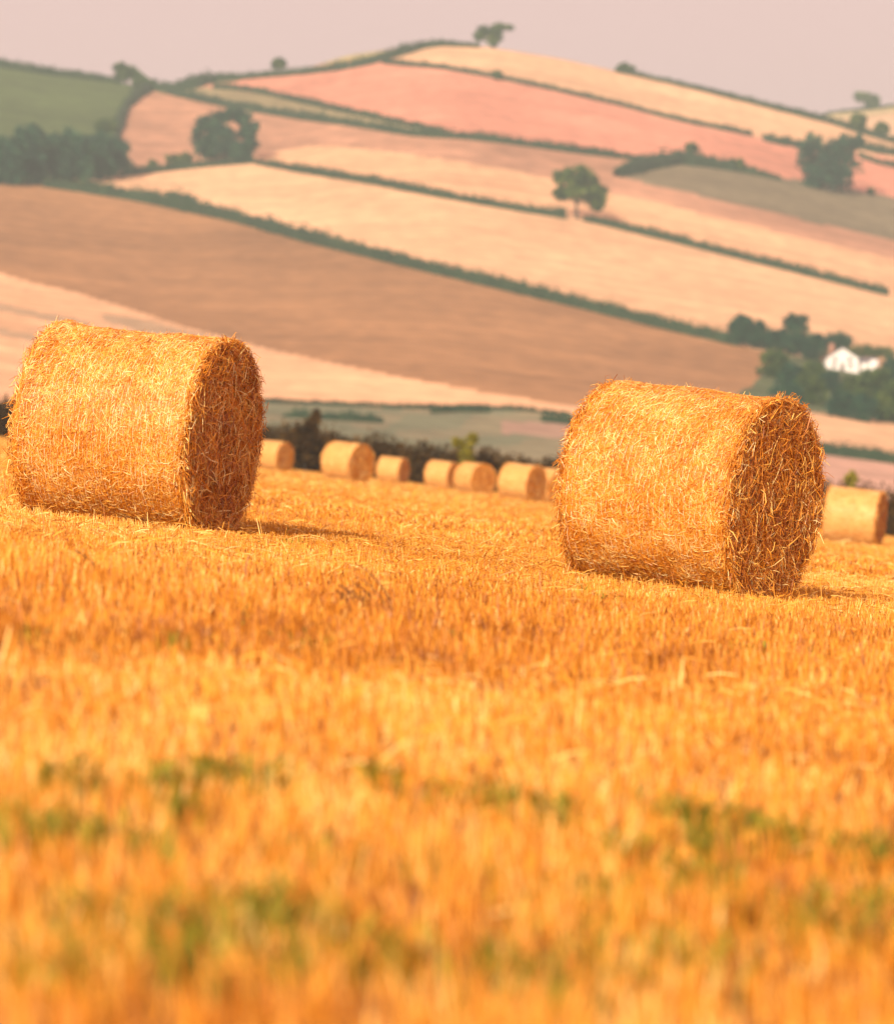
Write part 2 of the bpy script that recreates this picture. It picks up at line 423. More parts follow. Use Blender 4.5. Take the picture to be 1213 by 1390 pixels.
# lone field trees with their own outlines
tree_px('oak_tree', 305, 223, 92, 74, 'broad dark oak left of centre, with a notch of field showing through its upper crown', 21,
    [(-.6, .52, .38, .26), (-.5, .78, .3, .14), (-.1, .38, .5, .27), (-.22, .64, .3, .14), (-.08, .90, .22, .09), (.22, .95, .2, .06), (.5, .86, .24, .10), (.82, .68, .2, .08), (.62, .56, .22, .11), (.34, .30, .40, .24), (.74, .36, .2, .10), (-.5, .3, .34, .18), (.45, .2, .3, .12)],
    cat='tree', group=G_LONE, trunk_h=.18, mat=M_LEAFB)
tree_px('oak_tree', 786, 297, 70, 70, 'wide mushroom-crowned green oak with a bare trunk, alone beside a gap in the hedge', 22,
    [(-.55, .78, .40, .17), (-.1, .86, .5, .14), (.35, .72, .45, .2), (-.25, .58, .45, .16), (.25, .48, .5, .16), (.75, .5, .28, .17), (.7, .28, .25, .09), (-.7, .5, .3, .1)],
    cat='tree', group=G_LONE, trunk_h=.32, trunk_x=-.1)
tree_px('oak_tree', 1124, 259, 92, 78, 'large dark double-headed oak standing in the red field at the right', 23,
    [(-.5, .8, .34, .16), (-.45, .5, .42, .28), (0, .66, .4, .2), (.55, .82, .3, .15), (.35, .5, .45, .3), (-.1, .3, .5, .25), (.3, .24, .42, .2), (.85, .88, .16, .07), (-.35, .2, .35, .15)],
    cat='tree', group=G_LONE, trunk_h=.15, mat=M_LEAFB)
tree_px('windswept_tree', 668, 64, 50, 32, 'small windswept tree leaning right on the highest point of the skyline', 24,
    [(-.7, .5, .26, .16), (-.45, .72, .28, .14), (0, .6, .42, .22), (.1, .3, .32, .18), (.35, .86, .3, .1), (.8, .84, .28, .07)],
    cat='tree', group=G_SKY, trunk_h=.25, leaf=.9, trunk_x=.1)
tree_px('hawthorn_tree', 378, 101, 22, 22, 'small round-headed tree on its own above the skyline hedge left of the yellow hump', 25,
    [(0, .66, .85, .28), (-.3, .7, .5, .2), (.4, .66, .45, .2)], cat='tree', group=G_SKY, trunk_h=.3, leaf=.8)
tree_px('hawthorn_tree', 938, 216, 20, 23, 'tiny slender tree rising from the hedge above the grey-green field', 26,
    [(0, .75, .6, .2), (-.4, .6, .3, .1), (.5, .68, .35, .12), (0, .4, .3, .2)], cat='tree', group=G_LONE, trunk_h=.4, leaf=.6)
tree_px('hawthorn_tree', 172, 112, 38, 28, 'leaning spreading tree on the skyline at the corner of the green field', 27,
    [(-.5, .78, .4, .2), (0, .6, .5, .25), (.5, .42, .45, .25), (-.3, .4, .5, .3), (.85, .25, .3, .18)], cat='tree', group=G_SKY, trunk_h=.2, leaf=.8)
tree_px('hawthorn_tree', 196, 121, 32, 17, 'low bushy tree just right of the leaning skyline tree', 28,
    [(-.5, .5, .45, .4), (.2, .5, .5, .35), (.7, .35, .3, .3)], cat='tree', group=G_SKY, trunk_h=.2, leaf=.8)
tree_px('hawthorn_tree', 675, 108, 14, 12, 'tiny round bush on the hedge below the cream summit field', 29, [(0, .55, .9, .45)], cat='bush', group=G_LONE, trunk_h=.2, leaf=.6)
tree_px('hawthorn_bush', 848, 96, 30, 9, 'low dark bush where the skyline hedge begins again right of the summit', 30, [(-.3, .5, .6, .45), (.5, .4, .5, .35)], cat='bush', group=G_SKY, trunk_h=.2, leaf=.8)
tree_px('hawthorn_bush', 1000, 232, 24, 18, 'open scrubby bush on the hedge top between the tiny slender tree and the double-headed oak', 31, [(-.6, .6, .4, .3), (.2, .6, .5, .3), (.7, .4, .3, .3)], cat='bush', group=G_LONE, trunk_h=.2, leaf=.6)
tree_px('hawthorn_bush', 208, 232, 18, 14, 'small bush at the left end of the thin hedge beside the wood', 32, [(0, .5, .9, .5)], cat='bush', group=G_LONE, trunk_h=.2, leaf=.6)
tree_px('hawthorn_bush', 243, 228, 40, 20, 'low spreading bush against the left side of the broad dark oak', 33, [(-.4, .45, .6, .4), (.4, .55, .6, .42)], cat='bush', group=G_LONE, trunk_h=.2, leaf=.7)
tree_px('hawthorn_bush', 1182, 264, 9, 8, 'little dark bush in the red field just right of the double-headed oak', 34, [(0, .5, .9, .5)], cat='bush', group=G_LONE, trunk_h=.2, leaf=.5)
# distant ridge trees
p = ridge_p(1176, 2); tree_px('ridge_tree', 0, 0, 34, 25, 'hazy pale tree alone on the farthest ridge at the right', 35, [(-.5, .8, .45, .18), (.1, .75, .5, .2), (.6, .55, .4, .25), (.35, .4, .4, .2)], cat='tree', group=G_SKY, pos=p, trunk_h=.3, leaf=1.2)
tree_px('hawthorn_tree', 1165, 180, 28, 24, 'bushy tree below the farthest ridge, left one of a pair', 36, cat='tree', group=G_SKY, leaf=.8)
tree_px('hawthorn_tree', 1196, 186, 20, 20, 'smaller bushy tree below the farthest ridge, right one of a pair', 37, cat='tree', group=G_SKY, leaf=.8)
# wood at the left edge
wood = [(8, 250, 60, 66, 'blue-green tree of the wood cut by the left edge of the picture'), (38, 248, 52, 80, 'tallest tree of the left wood, with a pointed rounded head'),
        (72, 246, 50, 66, 'dense tree in the middle of the left wood'), (98, 246, 60, 74, 'big round-headed dark tree right of the middle of the left wood'),
        (132, 243, 50, 62, 'leafy tree second from the right end of the left wood'), (158, 240, 44, 52, 'rounded tree at the right end of the left wood')]
for i, (x, y, w, h, lb) in enumerate(wood):
    tree_px('woodland_tree', x, y, w, h, lb, 40 + i, blobs=rand_blobs(40 + i, 8) + [(-.3, .25, .5, .24), (.35, .25, .5, .24)], cat='tree', group=G_WOOD, mat=M_LEAFB, trunk_h=.12)
tree_px('hawthorn_tree', 146, 190, 40, 30, 'paler bushy tree above the left wood in the corner of the green field', 47, cat='tree', group=G_WOOD)
# around the farmhouse
farm = [(1008, 470, 44, 42, 'broad tree at the left end of the row by the farmhouse', None), (1034, 474, 34, 38, 'second tree of the row by the farmhouse, rounder and lower', None),
        (1056, 478, 36, 32, 'small low tree in the dip of the row by the farmhouse', None), (1079, 482, 38, 54, 'tallest upright flat-topped tree of the row by the farmhouse',
        [(-.3, .82, .5, .16), (.4, .84, .45, .15), (0, .6, .8, .22), (-.2, .32, .9, .26), (.4, .3, .7, .24)]), (1102, 488, 40, 36, 'dense tree between the upright tree and the white farmhouse', None)]
for i, (x, y, w, h, lb, bl) in enumerate(farm):
    tree_px('farm_tree', x, y, w, h, lb, 60 + i, blobs=bl or rand_blobs(60 + i, 7) + [(-.3, .28, .6, .24), (.35, .28, .6, .24)], cat='tree', group=G_FARM, trunk_h=.12, mat=M_LEAFB)
tree_px('farm_tree', 1136, 480, 42, 30, 'dark dome-shaped tree rising behind the white farmhouse roof', 66, blobs=[(0, .55, .9, .42), (-.4, .45, .5, .35), (.45, .42, .5, .33)], cat='tree', group=G_FARM, trunk_h=.2, mat=M_LEAFB)
tree_px('farm_tree', 1184, 490, 62, 24, 'low wide tree behind the farmhouse wing', 67, blobs=[(-.5, .6, .5, .35), (0, .55, .5, .3), (.5, .5, .5, .3)], cat='tree', group=G_FARM, trunk_h=.2)
copse = [(1050, 512, 50, 36, 'leftmost tree of the copse below the farmhouse, beside the brown field'), (1074, 528, 46, 34, 'tree of the copse second from its left end, below the row by the farmhouse'), (1104, 520, 44, 30, 'low tree of the copse just left of and below the white farmhouse'), (1066, 552, 50, 34, 'lowest left tree of the copse, behind the top of the right-hand big bale'), (1096, 548, 56, 42, 'tree of the copse just above the pale field corner'), (1125, 532, 50, 27, 'bushy tree directly below the white farmhouse'),
         (1158, 538, 52, 29, 'round tree of the copse below the farmhouse wing'), (1140, 566, 48, 36, 'front tree of the copse at the top edge of the pale field'), (1188, 548, 54, 50, 'large tree of the copse near the right edge of the picture'),
         (1172, 572, 46, 36, 'low front tree of the copse between its neighbours and the pale field'), (1210, 574, 50, 54, 'copse tree cut by the right edge of the picture'), (1216, 524, 44, 40, 'upper copse tree at the right edge beside the farmhouse wing')]
for i, (x, y, w, h, lb) in enumerate(copse):
    tree_px('copse_tree', x, y, w, h, lb, 80 + i, blobs=rand_blobs(80 + i, 7) + [(-.3, .25, .6, .24), (.35, .25, .6, .24)], cat='tree', group=G_BELOW, mat=M_LEAFB if i % 2 else M_LEAF, trunk_h=.12)

# hedges
def hedge(name, pts, thick, label, seed, mat=None, at=None, dens=1.0, bump=.16, group='hedgerows between the hill fields', leafpx=2.6):
    """pts: bearings (px, py) of the hedge foot; thick: height in photo pixels (number or list)"""
    rg = np.random.default_rng(seed); at = at or (lambda x, y: hill_at(x, y))
    px = np.array([q[0] for q in pts], float); py = np.array([q[1] for q in pts], float)
    th = np.interp(px, px, thick) if isinstance(thick, (list, tuple)) else np.full(len(px), float(thick))
    s = np.concatenate([[0], np.cumsum(np.hypot(np.diff(px), np.diff(py)))])
    n = max(8, int(s[-1] / 2.5)); q = np.linspace(0, s[-1], n)
    X = np.interp(q, s, px); Y = np.interp(q, s, py); T = np.interp(q, s, th)
    P = at(X, Y); mpp = P[:, 1] / F
    Hh = T * mpp * (1 + bump * (vnoise(q * .09, q * 0 + seed, seed) - .5) * 2 + bump * .6 * (vnoise(q * .3, q * 0, seed + 3) - .5) * 2)
    Hh = Hh * 1.4
    tan = unit(np.gradient(P, axis=0)); side = unit(np.cross(tan, (0, 0, 1)))
    root = P[0].copy()
    g = Geo(); prof = [(-.5, -.3), (-.48, .45), (-.28, .9), (.0, 1.0), (.28, .9), (.48, .45), (.5, -.3)]
    Wd = np.maximum(Hh * .9, .7)
    rows = []
    for a, b_ in prof:
        rows.append(P - root + side * (a * Wd * .8)[:, None] + np.array([0, 0, 1.]) * (b_ * Hh * .8)[:, None] + rg.normal(size=(n, 3)) * (.05 * Hh)[:, None])
    Rr = np.stack(rows, 1)
    g.add(Rr.reshape(-1, 3), grid_faces(n, len(prof)), .3)
    m = int(n * 16 * dens)
    i = rg.uniform(0, n - 1.001, m); i0 = i.astype(int); fr = (i - i0)[:, None]
    B = P[i0] * (1 - fr) + P[i0 + 1] * fr - root; hh = Hh[i0]; ww = Wd[i0]
    ang = rg.uniform(-.2, math.pi + .2, m)
    C = B + side[i0] * (np.cos(ang) * ww * .5)[:, None] + np.array([0, 0, 1.]) * (np.clip(np.sin(ang), -.1, 1) * hh * rg.uniform(.55, 1.12, m))[:, None]
    C += rg.normal(size=(m, 3)) * (.08 * hh)[:, None]
    tn = np.clip(.25 + .5 * vnoise(i * .12, i * 0, seed + 9) + .16 * rg.normal(size=m), 0, 1)
    g.add(*leaf_quads(C, leafpx * mpp[i0], tn, rg))
    me = g.mesh(name, mat or M_HEDGE)
    o = link(name, me, None, label, 'hedge', group); o.location = root
    return o

def fn(f, x0, x1, step=25, dy=0):
    xs = np.linspace(x0, x1, max(3, int((x1 - x0) / step))); return [(x, float(f(x)) + dy) for x in xs]
hedge('hedgerow', [(-260, 80), (-120, 76), (0, 90), (60, 100), (130, 108), (166, 112)], [7, 7, 9, 8, 6, 5], 'hedge along the top of the green field on the left skyline', 101)
hedge('hedgerow', [(196, 122), (235, 124), (262, 120), (290, 110), (330, 107), (390, 102), (430, 98), (470, 93), (505, 86), (545, 74), (575, 65), (600, 62), (650, 64)], [10, 10, 14, 9, 6, 6, 6, 8, 10, 10, 8, 6, 4], 'skyline hedge climbing from the dip on the left to the summit', 102)
hedge('hedgerow', fn(H1, 520, 1020), [4.5] * 20, 'long thin hedge between the cream summit field and the red field', 103)
hedge('hedgerow', [(1035, 190), (1060, 196), (1088, 199)], [8, 9, 7], 'short bushy hedge left of the double-headed oak', 104)
hedge('hedgerow', [(1160, 200), (1190, 207), (1230, 212), (1300, 228)], 8, 'dark hedge running right from the double-headed oak', 105)
hedge('hedgerow', [(1165, 212), (1190, 222), (1240, 232), (1300, 246)], 5, 'thin hedge in the red field at the right edge', 106)
hedge('hedgerow', [(835, 97), (870, 104), (960, 125), (1050, 148), (1130, 168), (1160, 178), (1213, 194), (1300, 216)], [3, 4, 5, 6, 6, 8, 7, 6], 'skyline hedge descending to the right', 107)
hedge('hedgerow', fn(H2A, 290, 600, 25, 1), 5.5, 'upper hedge of the narrow green strip below the red field', 108)
hedge('hedgerow', fn(H2B, 228, 640, 25, 1), 8, 'lower hedge of the narrow green strip', 109)
hedge('hedgerow', fn(H2B, 640, 870, 25, 1), [8, 8, 6, 7, 8, 8, 9, 5, 4][:9], 'hedge between the red field and the mauve field in the centre', 110)
hedge('hedgerow', [(836, 240), (855, 234), (880, 228), (920, 221), (960, 226), (1000, 232), (1030, 238), (1060, 245)], [10, 13, 14, 15, 12, 10, 6, 3], 'dark arched hedge over the top of the grey-green field', 111)
hedge('hedgerow', [(202, 123), (185, 132), (172, 145), (163, 165), (158, 190), (158, 215)], [8, 10, 12, 14, 14, 10], 'steep curved hedge down the right side of the green field', 112)
hedge('hedgerow', [(170, 238), (215, 233), (280, 226), (345, 221)], [9, 7, 6, 5], 'thin hedge from the left wood to the broad dark oak', 113)
hedge('hedgerow', fn(H4, 348, 768, 25, 1), [5, 7, 8] + [8.5] * 12 + [12], 'hedge between two cream fields, ending in a thick lump beside the mushroom-crowned oak', 114)
hedge('hedgerow', fn(H4, 792, 1205, 25, 1), [5] + [8.5] * 15, 'hedge between two cream fields, right of the mushroom-crowned oak', 115)
hedge('hedgerow', fn(H5, 60, 1000, 25, 1), [10, 10, 12, 13, 13, 14, 16, 20, 14, 13] + [12.5] * 27, 'longest and thickest hedge, right across the hill above the brown field', 116, dens=1.2)
hedge('hedgerow', fn(H7, 120, 775, 25, 1), [4] * 26, 'thin low hedge at the top of the green valley land', 117)
hedge('hedgerow', [(585, 561), (620, 559), (665, 560)], 4, 'short bushy hedge in the valley below the pale field', 118)
hedge('hedgerow', [(735, 572), (790, 578), (860, 584)], 9, 'thick short hedge in the valley just left of the right-hand bale', 119)
hedge('hedgerow', fn(H7, 1000, 1400, 25, 2), 13, 'green hedge between the pale field and the pink field at the right', 120)
hedge('hedgerow', [(1100, 158), (1150, 152), (1200, 150), (1300, 146)], 3.5, 'faint hedge crossing the farthest ridge', 121, at=lambda x, y: np.stack([(x - CX) / F * DR, np.full_like(x, DR), CZ + (CY - (np.interp(x, rx, top) + 1)) / F * DR], -1))
hedge('hedgerow', [(380, 566), (450, 570), (520, 574)], [5, 7, 4], 'broken line of scrub across the green valley land', 122, bump=.9, dens=.6)

# near hedge behind the far bales
def field_foot(x, y):
    return np.stack([(x - CX) / F * 226.0, np.full_like(x, 226.0), field_z((x - CX) / F * 226.0, 226.0)], -1)
hedge('field_hedge', [(-200, 0), (340, 0), (360, 0), (700, 0), (960, 0), (1060, 0), (1400, 0)], [34, 33, 37, 35, 34, 42, 42], 'ragged brown-green hedge at the far edge of the stubble, behind the distant bales', 130, mat=M_HEDGEN, at=field_foot, dens=9, bump=.12, leafpx=3.6, group=None)
tree('hedge_bush', field_at(413, 222), 68 * pxm(222), 84 * pxm(222), [(-.5, .3, .5, .3), (.1, .42, .55, .3), (.25, .66, .35, .2), (.45, .88, .12, .12), (-.3, .55, .3, .18), (.6, .35, .35, .22)],
     'tall dark pointed bush in the hedge between two distant bales', 'bush', None, M_HEDGEN, 131, trunk_h=.15, dens=1.8, leaf=.16)
tree('sapling', field_at(632, 222), 34 * pxm(222), 78 * pxm(222), [(-.6, .84, .35, .07), (.5, .88, .3, .08), (0, .66, .5, .1), (.1, .35, .5, .2)],
     'pale green sapling poking above the hedge behind the row of distant bales', 'sapling', None, M_WEED, 132, trunk_h=.5, dens=.5, leaf=.14)
tree('sapling', field_at(1155, 222), 26 * pxm(222), 84 * pxm(222), [(0, .9, .5, .07), (.0, .7, .35, .1), (-.3, .55, .5, .1), (0, .35, .5, .2)],
     'bright green sapling above the hedge by the bale at the right edge', 'sapling', None, M_WEED, 133, trunk_h=.5, dens=.6, leaf=.14)

# ------------------------------------------------------------------ farmhouse
def box(g, x0, x1, y0, y1, z0, z1):
    v = [(x, y, z) for z in (z0, z1) for y in (y0, y1) for x in (x0, x1)]
    f = [(0, 2, 3, 1), (4, 5, 7, 6), (0, 1, 5, 4), (2, 6, 7, 3), (0, 4, 6, 2), (1, 3, 7, 5)]
    g.add(np.array(v, float), np.array(f), .5)
hb = hp(1143, 503); K = pxm(hb.y)
root = link('farmhouse', None, None, 'small white gabled farmhouse with a low wing, among trees on the hill', 'house'); root.location = hb
HW, HD, HE, HR = 22 * K, 9.0, 17 * K, 31 * K     # half width, depth, eaves, ridge
g = Geo()
pr = [(-HW, 0), (HW, 0), (HW, HE), (0, HR), (-HW, HE)]
v = np.array([(x, y, z - (1.5 if z == 0 else 0)) for y in (0, HD) for x, z in pr], float)
g.add(v, np.array([(0, 1, 2, 4), (5, 9, 7, 6), (1, 6, 7, 2), (0, 4, 9, 5)]), .5)
g.add(v[[4, 2, 3, 3, 9, 7, 8, 8]], np.array([(0, 1, 2, 3), (4, 6, 5, 7)]), .5)
wm = bpy.data.meshes.new('wall'); vv = [tuple(a) for a in v]
wm.from_pydata(vv, [], [(0, 1, 2, 3, 4), (5, 9, 8, 7, 6), (1, 6, 7, 2), (0, 4, 9, 5)]); wm.materials.append(M_WHITE)
link('wall', wm, root)
g = Geo()
for sx in (-1, 1):
    a = np.array([sx * (HW + .35), -.3, HE - .25]); b2 = np.array([0, -.3, HR + .05]); d2 = np.array([0, HD + .6, 0]); u2 = np.array([0, 0, .22])
    v = np.array([a, b2, b2 + d2, a + d2, a + u2, b2 + u2, b2 + d2 + u2, a + d2 + u2])
    g.add(v, np.array([(0, 1, 2, 3), (4, 7, 6, 5), (0, 4, 5, 1), (3, 2, 6, 7), (0, 3, 7, 4)]), .5)
rf = link('roof', g.mesh('roof', M_SLATE), root)
g = Geo(); box(g, -HW * .78, -HW * .45, 1.8, 2.7, HE, HR + 1.3); link('chimney', g.mesh('chimney', M_BRICK), rf)
for x, z in ((-.5, .30), (.5, .30), (-.45, .78), (.45, .78)):
    g = Geo(); box(g, x * HW - .45, x * HW + .45, -.06, .05, z * HE - .1, z * HE + .95)
    w_ = link('window', g.mesh('window', M_GLASS), root)
    g = Geo(); box(g, x * HW - .55, x * HW + .55, -.14, -.0, z * HE - .25, z * HE - .12); link('sill', g.mesh('sill', M_WHITE), w_)
g = Geo(); box(g, -.5, .5, -.05, .05, 0, 2.05); link('door', g.mesh('door', M_WOOD), root)
g = Geo(); x0, x1 = HW, HW + 26 * K; box(g, x0, x1, 2.5, 7.5, -2.5, 12 * K); link('wing', g.mesh('wing', M_WHITE), root)
g = Geo(); v = np.array([(x, y, z) for x in (x0, x1 + .3) for y, z in ((2.2, 12 * K - .1), (5, 18 * K), (7.8, 12 * K - .1), (7.8, 12 * K + .1), (5, 18 * K + .25), (2.2, 12 * K + .1))])
g.add(v, np.array([(0, 6, 7, 1), (1, 7, 8, 2), (5, 4, 10, 11), (4, 3, 9, 10), (0, 5, 11, 6), (2, 8, 9, 3), (0, 1, 4, 5), (1, 2, 3, 4), (6, 11, 10, 7), (7, 10, 9, 8)]), .5)
link('wing_roof', g.mesh('wing_roof', M_SLATE), root)
g = Geo(); box(g, x1 - 1.9, x1 + .2, .6, 2.5, -2.5, 15 * K); link('porch', g.mesh('porch', M_WHITE), root)

# ------------------------------------------------------------------ bales
BR, BL = .735, 1.29
def bale_parts(seed, n_side, n_end, wf=1.0, rings=44, straw=None, lip=0.0):
    straw = straw or M_STRAW
    rg = np.random.default_rng(seed)
    def rad(th, x):
        return BR - .012 + lip * np.clip((-x - BL / 2 + .10) / .08, 0, 1) - .010 * np.cos(2 * (th - .2)) * .5 + .016 * (vnoise(th * 2.2 + 3, x * 3, seed) - .5) * 2 + .010 * (vnoise(th * 9, x * 9, seed + 1) - .5) * 2
    def edge(x): return np.where(np.abs(x) > BL / 2 - .05, (np.abs(x) - BL / 2 + .05) ** 2 * 9, 0)
    # packed side
    nt_, nx = 120, 40
    th = np.linspace(0, 2 * np.pi, nt_ + 1); x = np.linspace(-BL / 2, BL / 2, nx)
    TH, X = np.meshgrid(th, x, indexing='ij')
    Rr = rad(np.minimum(TH, 2 * np.pi - 1e-6) % (2 * np.pi), X) - edge(X); Rr[-1] = Rr[0]
    side = Geo()
    side.add(np.stack([X, Rr * np.sin(TH), BR + Rr * np.cos(TH)], -1).reshape(-1, 3), grid_faces(nt_ + 1, nx), .42)
    # straws lying on the side
    n = n_side
    th = rg.uniform(0, 2 * np.pi, n); x = rg.uniform(-BL / 2 + .005, BL / 2 - .005, n)
    nrm = np.stack([np.zeros(n), np.sin(th), np.cos(th)], -1); tg = np.stack([np.zeros(n), np.cos(th), -np.sin(th)], -1); ax = np.tile([1., 0, 0], (n, 1))
    a = rg.normal(size=n) * .75 + np.where(rg.random(n) < .3, 1.3, 0)
    ln = rg.uniform(.025, .085, n) * (1 + .6 * (wf > 1.3))
    dirv = tg * np.cos(a)[:, None] + ax * np.sin(a)[:, None]
    base = np.stack([x, rad(th, x) * np.sin(th), BR + rad(th, x) * np.cos(th)], -1)
    lift = rg.uniform(.0, .010, n); tip = lift + np.abs(rg.normal(size=n)) * .004 + (rg.random(n) < .02) * rg.uniform(.01, .04, n)
    p0 = base + nrm * (lift - .004)[:, None]; bend = rg.normal(size=n) * .005
    p1 = base + dirv * (ln * .5)[:, None] + nrm * (lift + .004)[:, None] + np.cross(nrm, dirv) * bend[:, None]
    p2 = base + dirv * ln[:, None] + nrm * (tip - ln ** 2 / (2 * BR))[:, None]
    for p_ in (p1, p2): p_[:, 0] = np.clip(p_[:, 0], -BL / 2 - .03, BL / 2 + .03)
    wd = unit(np.cross(dirv, nrm) + .55 * rg.normal(size=(n, 3)))
    tn = np.clip(.58 + .20 * rg.normal(size=n) + .16 * (vnoise(th * 6, x * 7, seed + 5) - .5) * 2 + (rg.random(n) < .09) * .4, 0, 1)
    side.add(*ribbons(np.stack([p0, p1, p2], 1), rg.uniform(.0022, .0042, n) * wf, wd, tn))
    parts = [('straw_side', side.mesh('straw_side', straw))]
    # the core cylinder darker: same material family
    # end faces
    for sgn in (1, -1):
        e = Geo(); nr, nt2 = 22, 96
        rr = np.linspace(0.001, 1, nr); tt = np.linspace(0, 2 * np.pi, nt2 + 1)
        RR, T2 = np.meshgrid(rr, tt, indexing='ij')
        R3 = RR * (BR - .03)
        bul = .03 * (1 - RR ** 2) - .02 + .028 * (vnoise(R3 * np.cos(T2) * 11 + 30, R3 * np.sin(T2) * 11 + 30, seed + 7 + sgn) - .5) * 2
        bul[:, -1] = bul[:, 0]
        # spiral ridges left by the rolling
        fl = 1 if sgn > 0 else -1
        fc = grid_faces(nr, nt2 + 1); fc = fc if sgn > 0 else fc[:, ::-1]
        e.add(np.stack([sgn * (BL / 2 + bul), R3 * np.sin(T2), BR + R3 * np.cos(T2)], -1).reshape(-1, 3), fc, .25)
        n = n_end if sgn > 0 else n_end // 2
        r_ = np.sqrt(rg.random(n)) * (BR - .005); t2 = rg.uniform(0, 2 * np.pi, n)
        ra = np.stack([np.zeros(n), np.sin(t2), np.cos(t2)], -1); ta = np.stack([np.zeros(n), np.cos(t2), -np.sin(t2)], -1); nx_ = np.tile([sgn * 1., 0, 0], (n, 1))
        a = rg.normal(size=n) * 1.0
        d = ta * np.cos(a)[:, None] + ra * np.sin(a)[:, None]
        d *= np.where(rg.random(n) < .5, -1, 1)[:, None]
        ln = rg.uniform(.05, .26, n)
        b0 = ra * r_[:, None] + [0, 0, BR] + nx_ * (BL / 2 - .02 + rg.uniform(0, .03, n))[:, None]
        out = np.abs(rg.normal(size=n)) * .028 + .004
        p0 = b0; p1 = b0 + d * (ln * .5)[:, None] + nx_ * (out * .8)[:, None] + rg.normal(size=(n, 3)) * .008
        p2 = b0 + d * ln[:, None] + nx_ * out[:, None] - np.array([0, 0, 1.]) * (ln * rg.uniform(-.1, .25, n))[:, None]
        # keep straws inside the rim, apart from a few that stick out
        for p_ in (p1, p2):
            q = p_ - [0, 0, BR]; rad_ = np.hypot(q[:, 1], q[:, 2]); lim = BR + np.where(rg.random(n) < .10, .05, .0)
            sc = np.minimum(1, lim / np.maximum(rad_, 1e-6)); p_[:, 1] = q[:, 1] * sc; p_[:, 2] = q[:, 2] * sc + BR
        wd = unit(np.cross(d, nx_) + .7 * rg.normal(size=(n, 3)))
        cl = vnoise(r_ * np.cos(t2) * 9 + 50, r_ * np.sin(t2) * 9 + 50, seed + 13)
        tn = np.clip(.44 + .22 * rg.normal(size=n) + .5 * (cl - .5) + (rg.random(n) < .14) * .4, 0, 1)
        e.add(*ribbons(np.stack([p0, p1, p2], 1), rg.uniform(.004, .0075, n) * wf, wd, tn))
        # fringe of longer straws round the rim
        n = n_end // 10
        t2 = rg.uniform(0, 2 * np.pi, n); ra = np.stack([np.zeros(n), np.sin(t2), np.cos(t2)], -1); ta = np.stack([np.zeros(n), np.cos(t2), -np.sin(t2)], -1)
        b0 = ra * (BR - .02) + [0, 0, BR]; b0[:, 0] = sgn * (BL / 2 - rg.uniform(-.02, .05, n))
        ln = rg.uniform(.03, .11, n); d = unit(ta * rg.normal(size=n)[:, None] + ra * rg.uniform(.0, .55, n)[:, None] + np.array([sgn, 0, 0]) * rg.uniform(-.3, .9, n)[:, None])
        p1 = b0 + d * (ln * .5)[:, None]; p2 = b0 + d * ln[:, None] - np.array([0, 0, 1.]) * (ln * .35)[:, None]
        e.add(*ribbons(np.stack([b0, p1, p2], 1), rg.uniform(.0035, .006, n) * wf, unit(np.cross(d, rg.normal(size=(n, 3)))), np.clip(.55 + .2 * rg.normal(size=n), 0, 1)))
        parts.append(('end_face', e.mesh('end_face', M_STRAW)))
    # net wrap threads running round the bale
    if rings:
        w = Geo()
        for i in range(rings):
            x = -BL / 2 + .03 + (BL - .06) * (i + .5) / rings; m = 90
            th = np.linspace(0, 2 * np.pi, m); xx = x + .006 * np.sin(th * 3 + i) + .004 * rg.normal(size=m)
            r_ = rad(th % (2 * np.pi), xx) + .006 + .004 * rg.normal(size=m)
            p = np.stack([xx, r_ * np.sin(th), BR + r_ * np.cos(th)], -1); p[-1] = p[0]
            v = np.concatenate([p - [.0016, 0, 0], p + [.0016, 0, 0]]); k = np.arange(m - 1)
            w.add(v, np.stack([k, k + m, k + m + 1, k + 1], -1), rg.uniform(0, 1))
        parts.append(('net_wrap', w.mesh('net_wrap', M_NET)))
    return parts

def place_bale(parts, px, d, yaw_deg, label, group=None, scale=1.0, sink=.03, roll=0.0, spin=0.0):
    p = field_at(px, d)
    e = .8
    nz = Vector((float(field_z(p.x - e, d) - field_z(p.x + e, d)) / (2 * e), float(field_z(p.x, d - e) - field_z(p.x, d + e)) / (2 * e), 1)).normalized()
    yaw = math.radians(yaw_deg)
    fx = Vector((math.cos(yaw), math.sin(yaw), 0)); fx = (fx - nz * fx.dot(nz)).normalized()
    fx = (Matrix.Rotation(math.radians(roll), 3, nz.cross(fx)) @ fx).normalized()
    fz = (nz - fx * nz.dot(fx)).normalized(); fy = fz.cross(fx)
    M = Matrix((fx, fy, fz)).transposed().to_4x4()
    root = link('round_bale', None, None, label, 'straw bale', group)
    root.matrix_world = Matrix.Translation(p - fz * sink) @ M @ Matrix.Scale(scale, 4)
    for nm, me in parts:
        o = link(nm, me, root)
        if spin:
            o.matrix_local = Matrix.Translation((0, 0, BR)) @ Matrix.Rotation(math.radians(spin), 4, 'X') @ Matrix.Translation((0, 0, -BR))
    return root

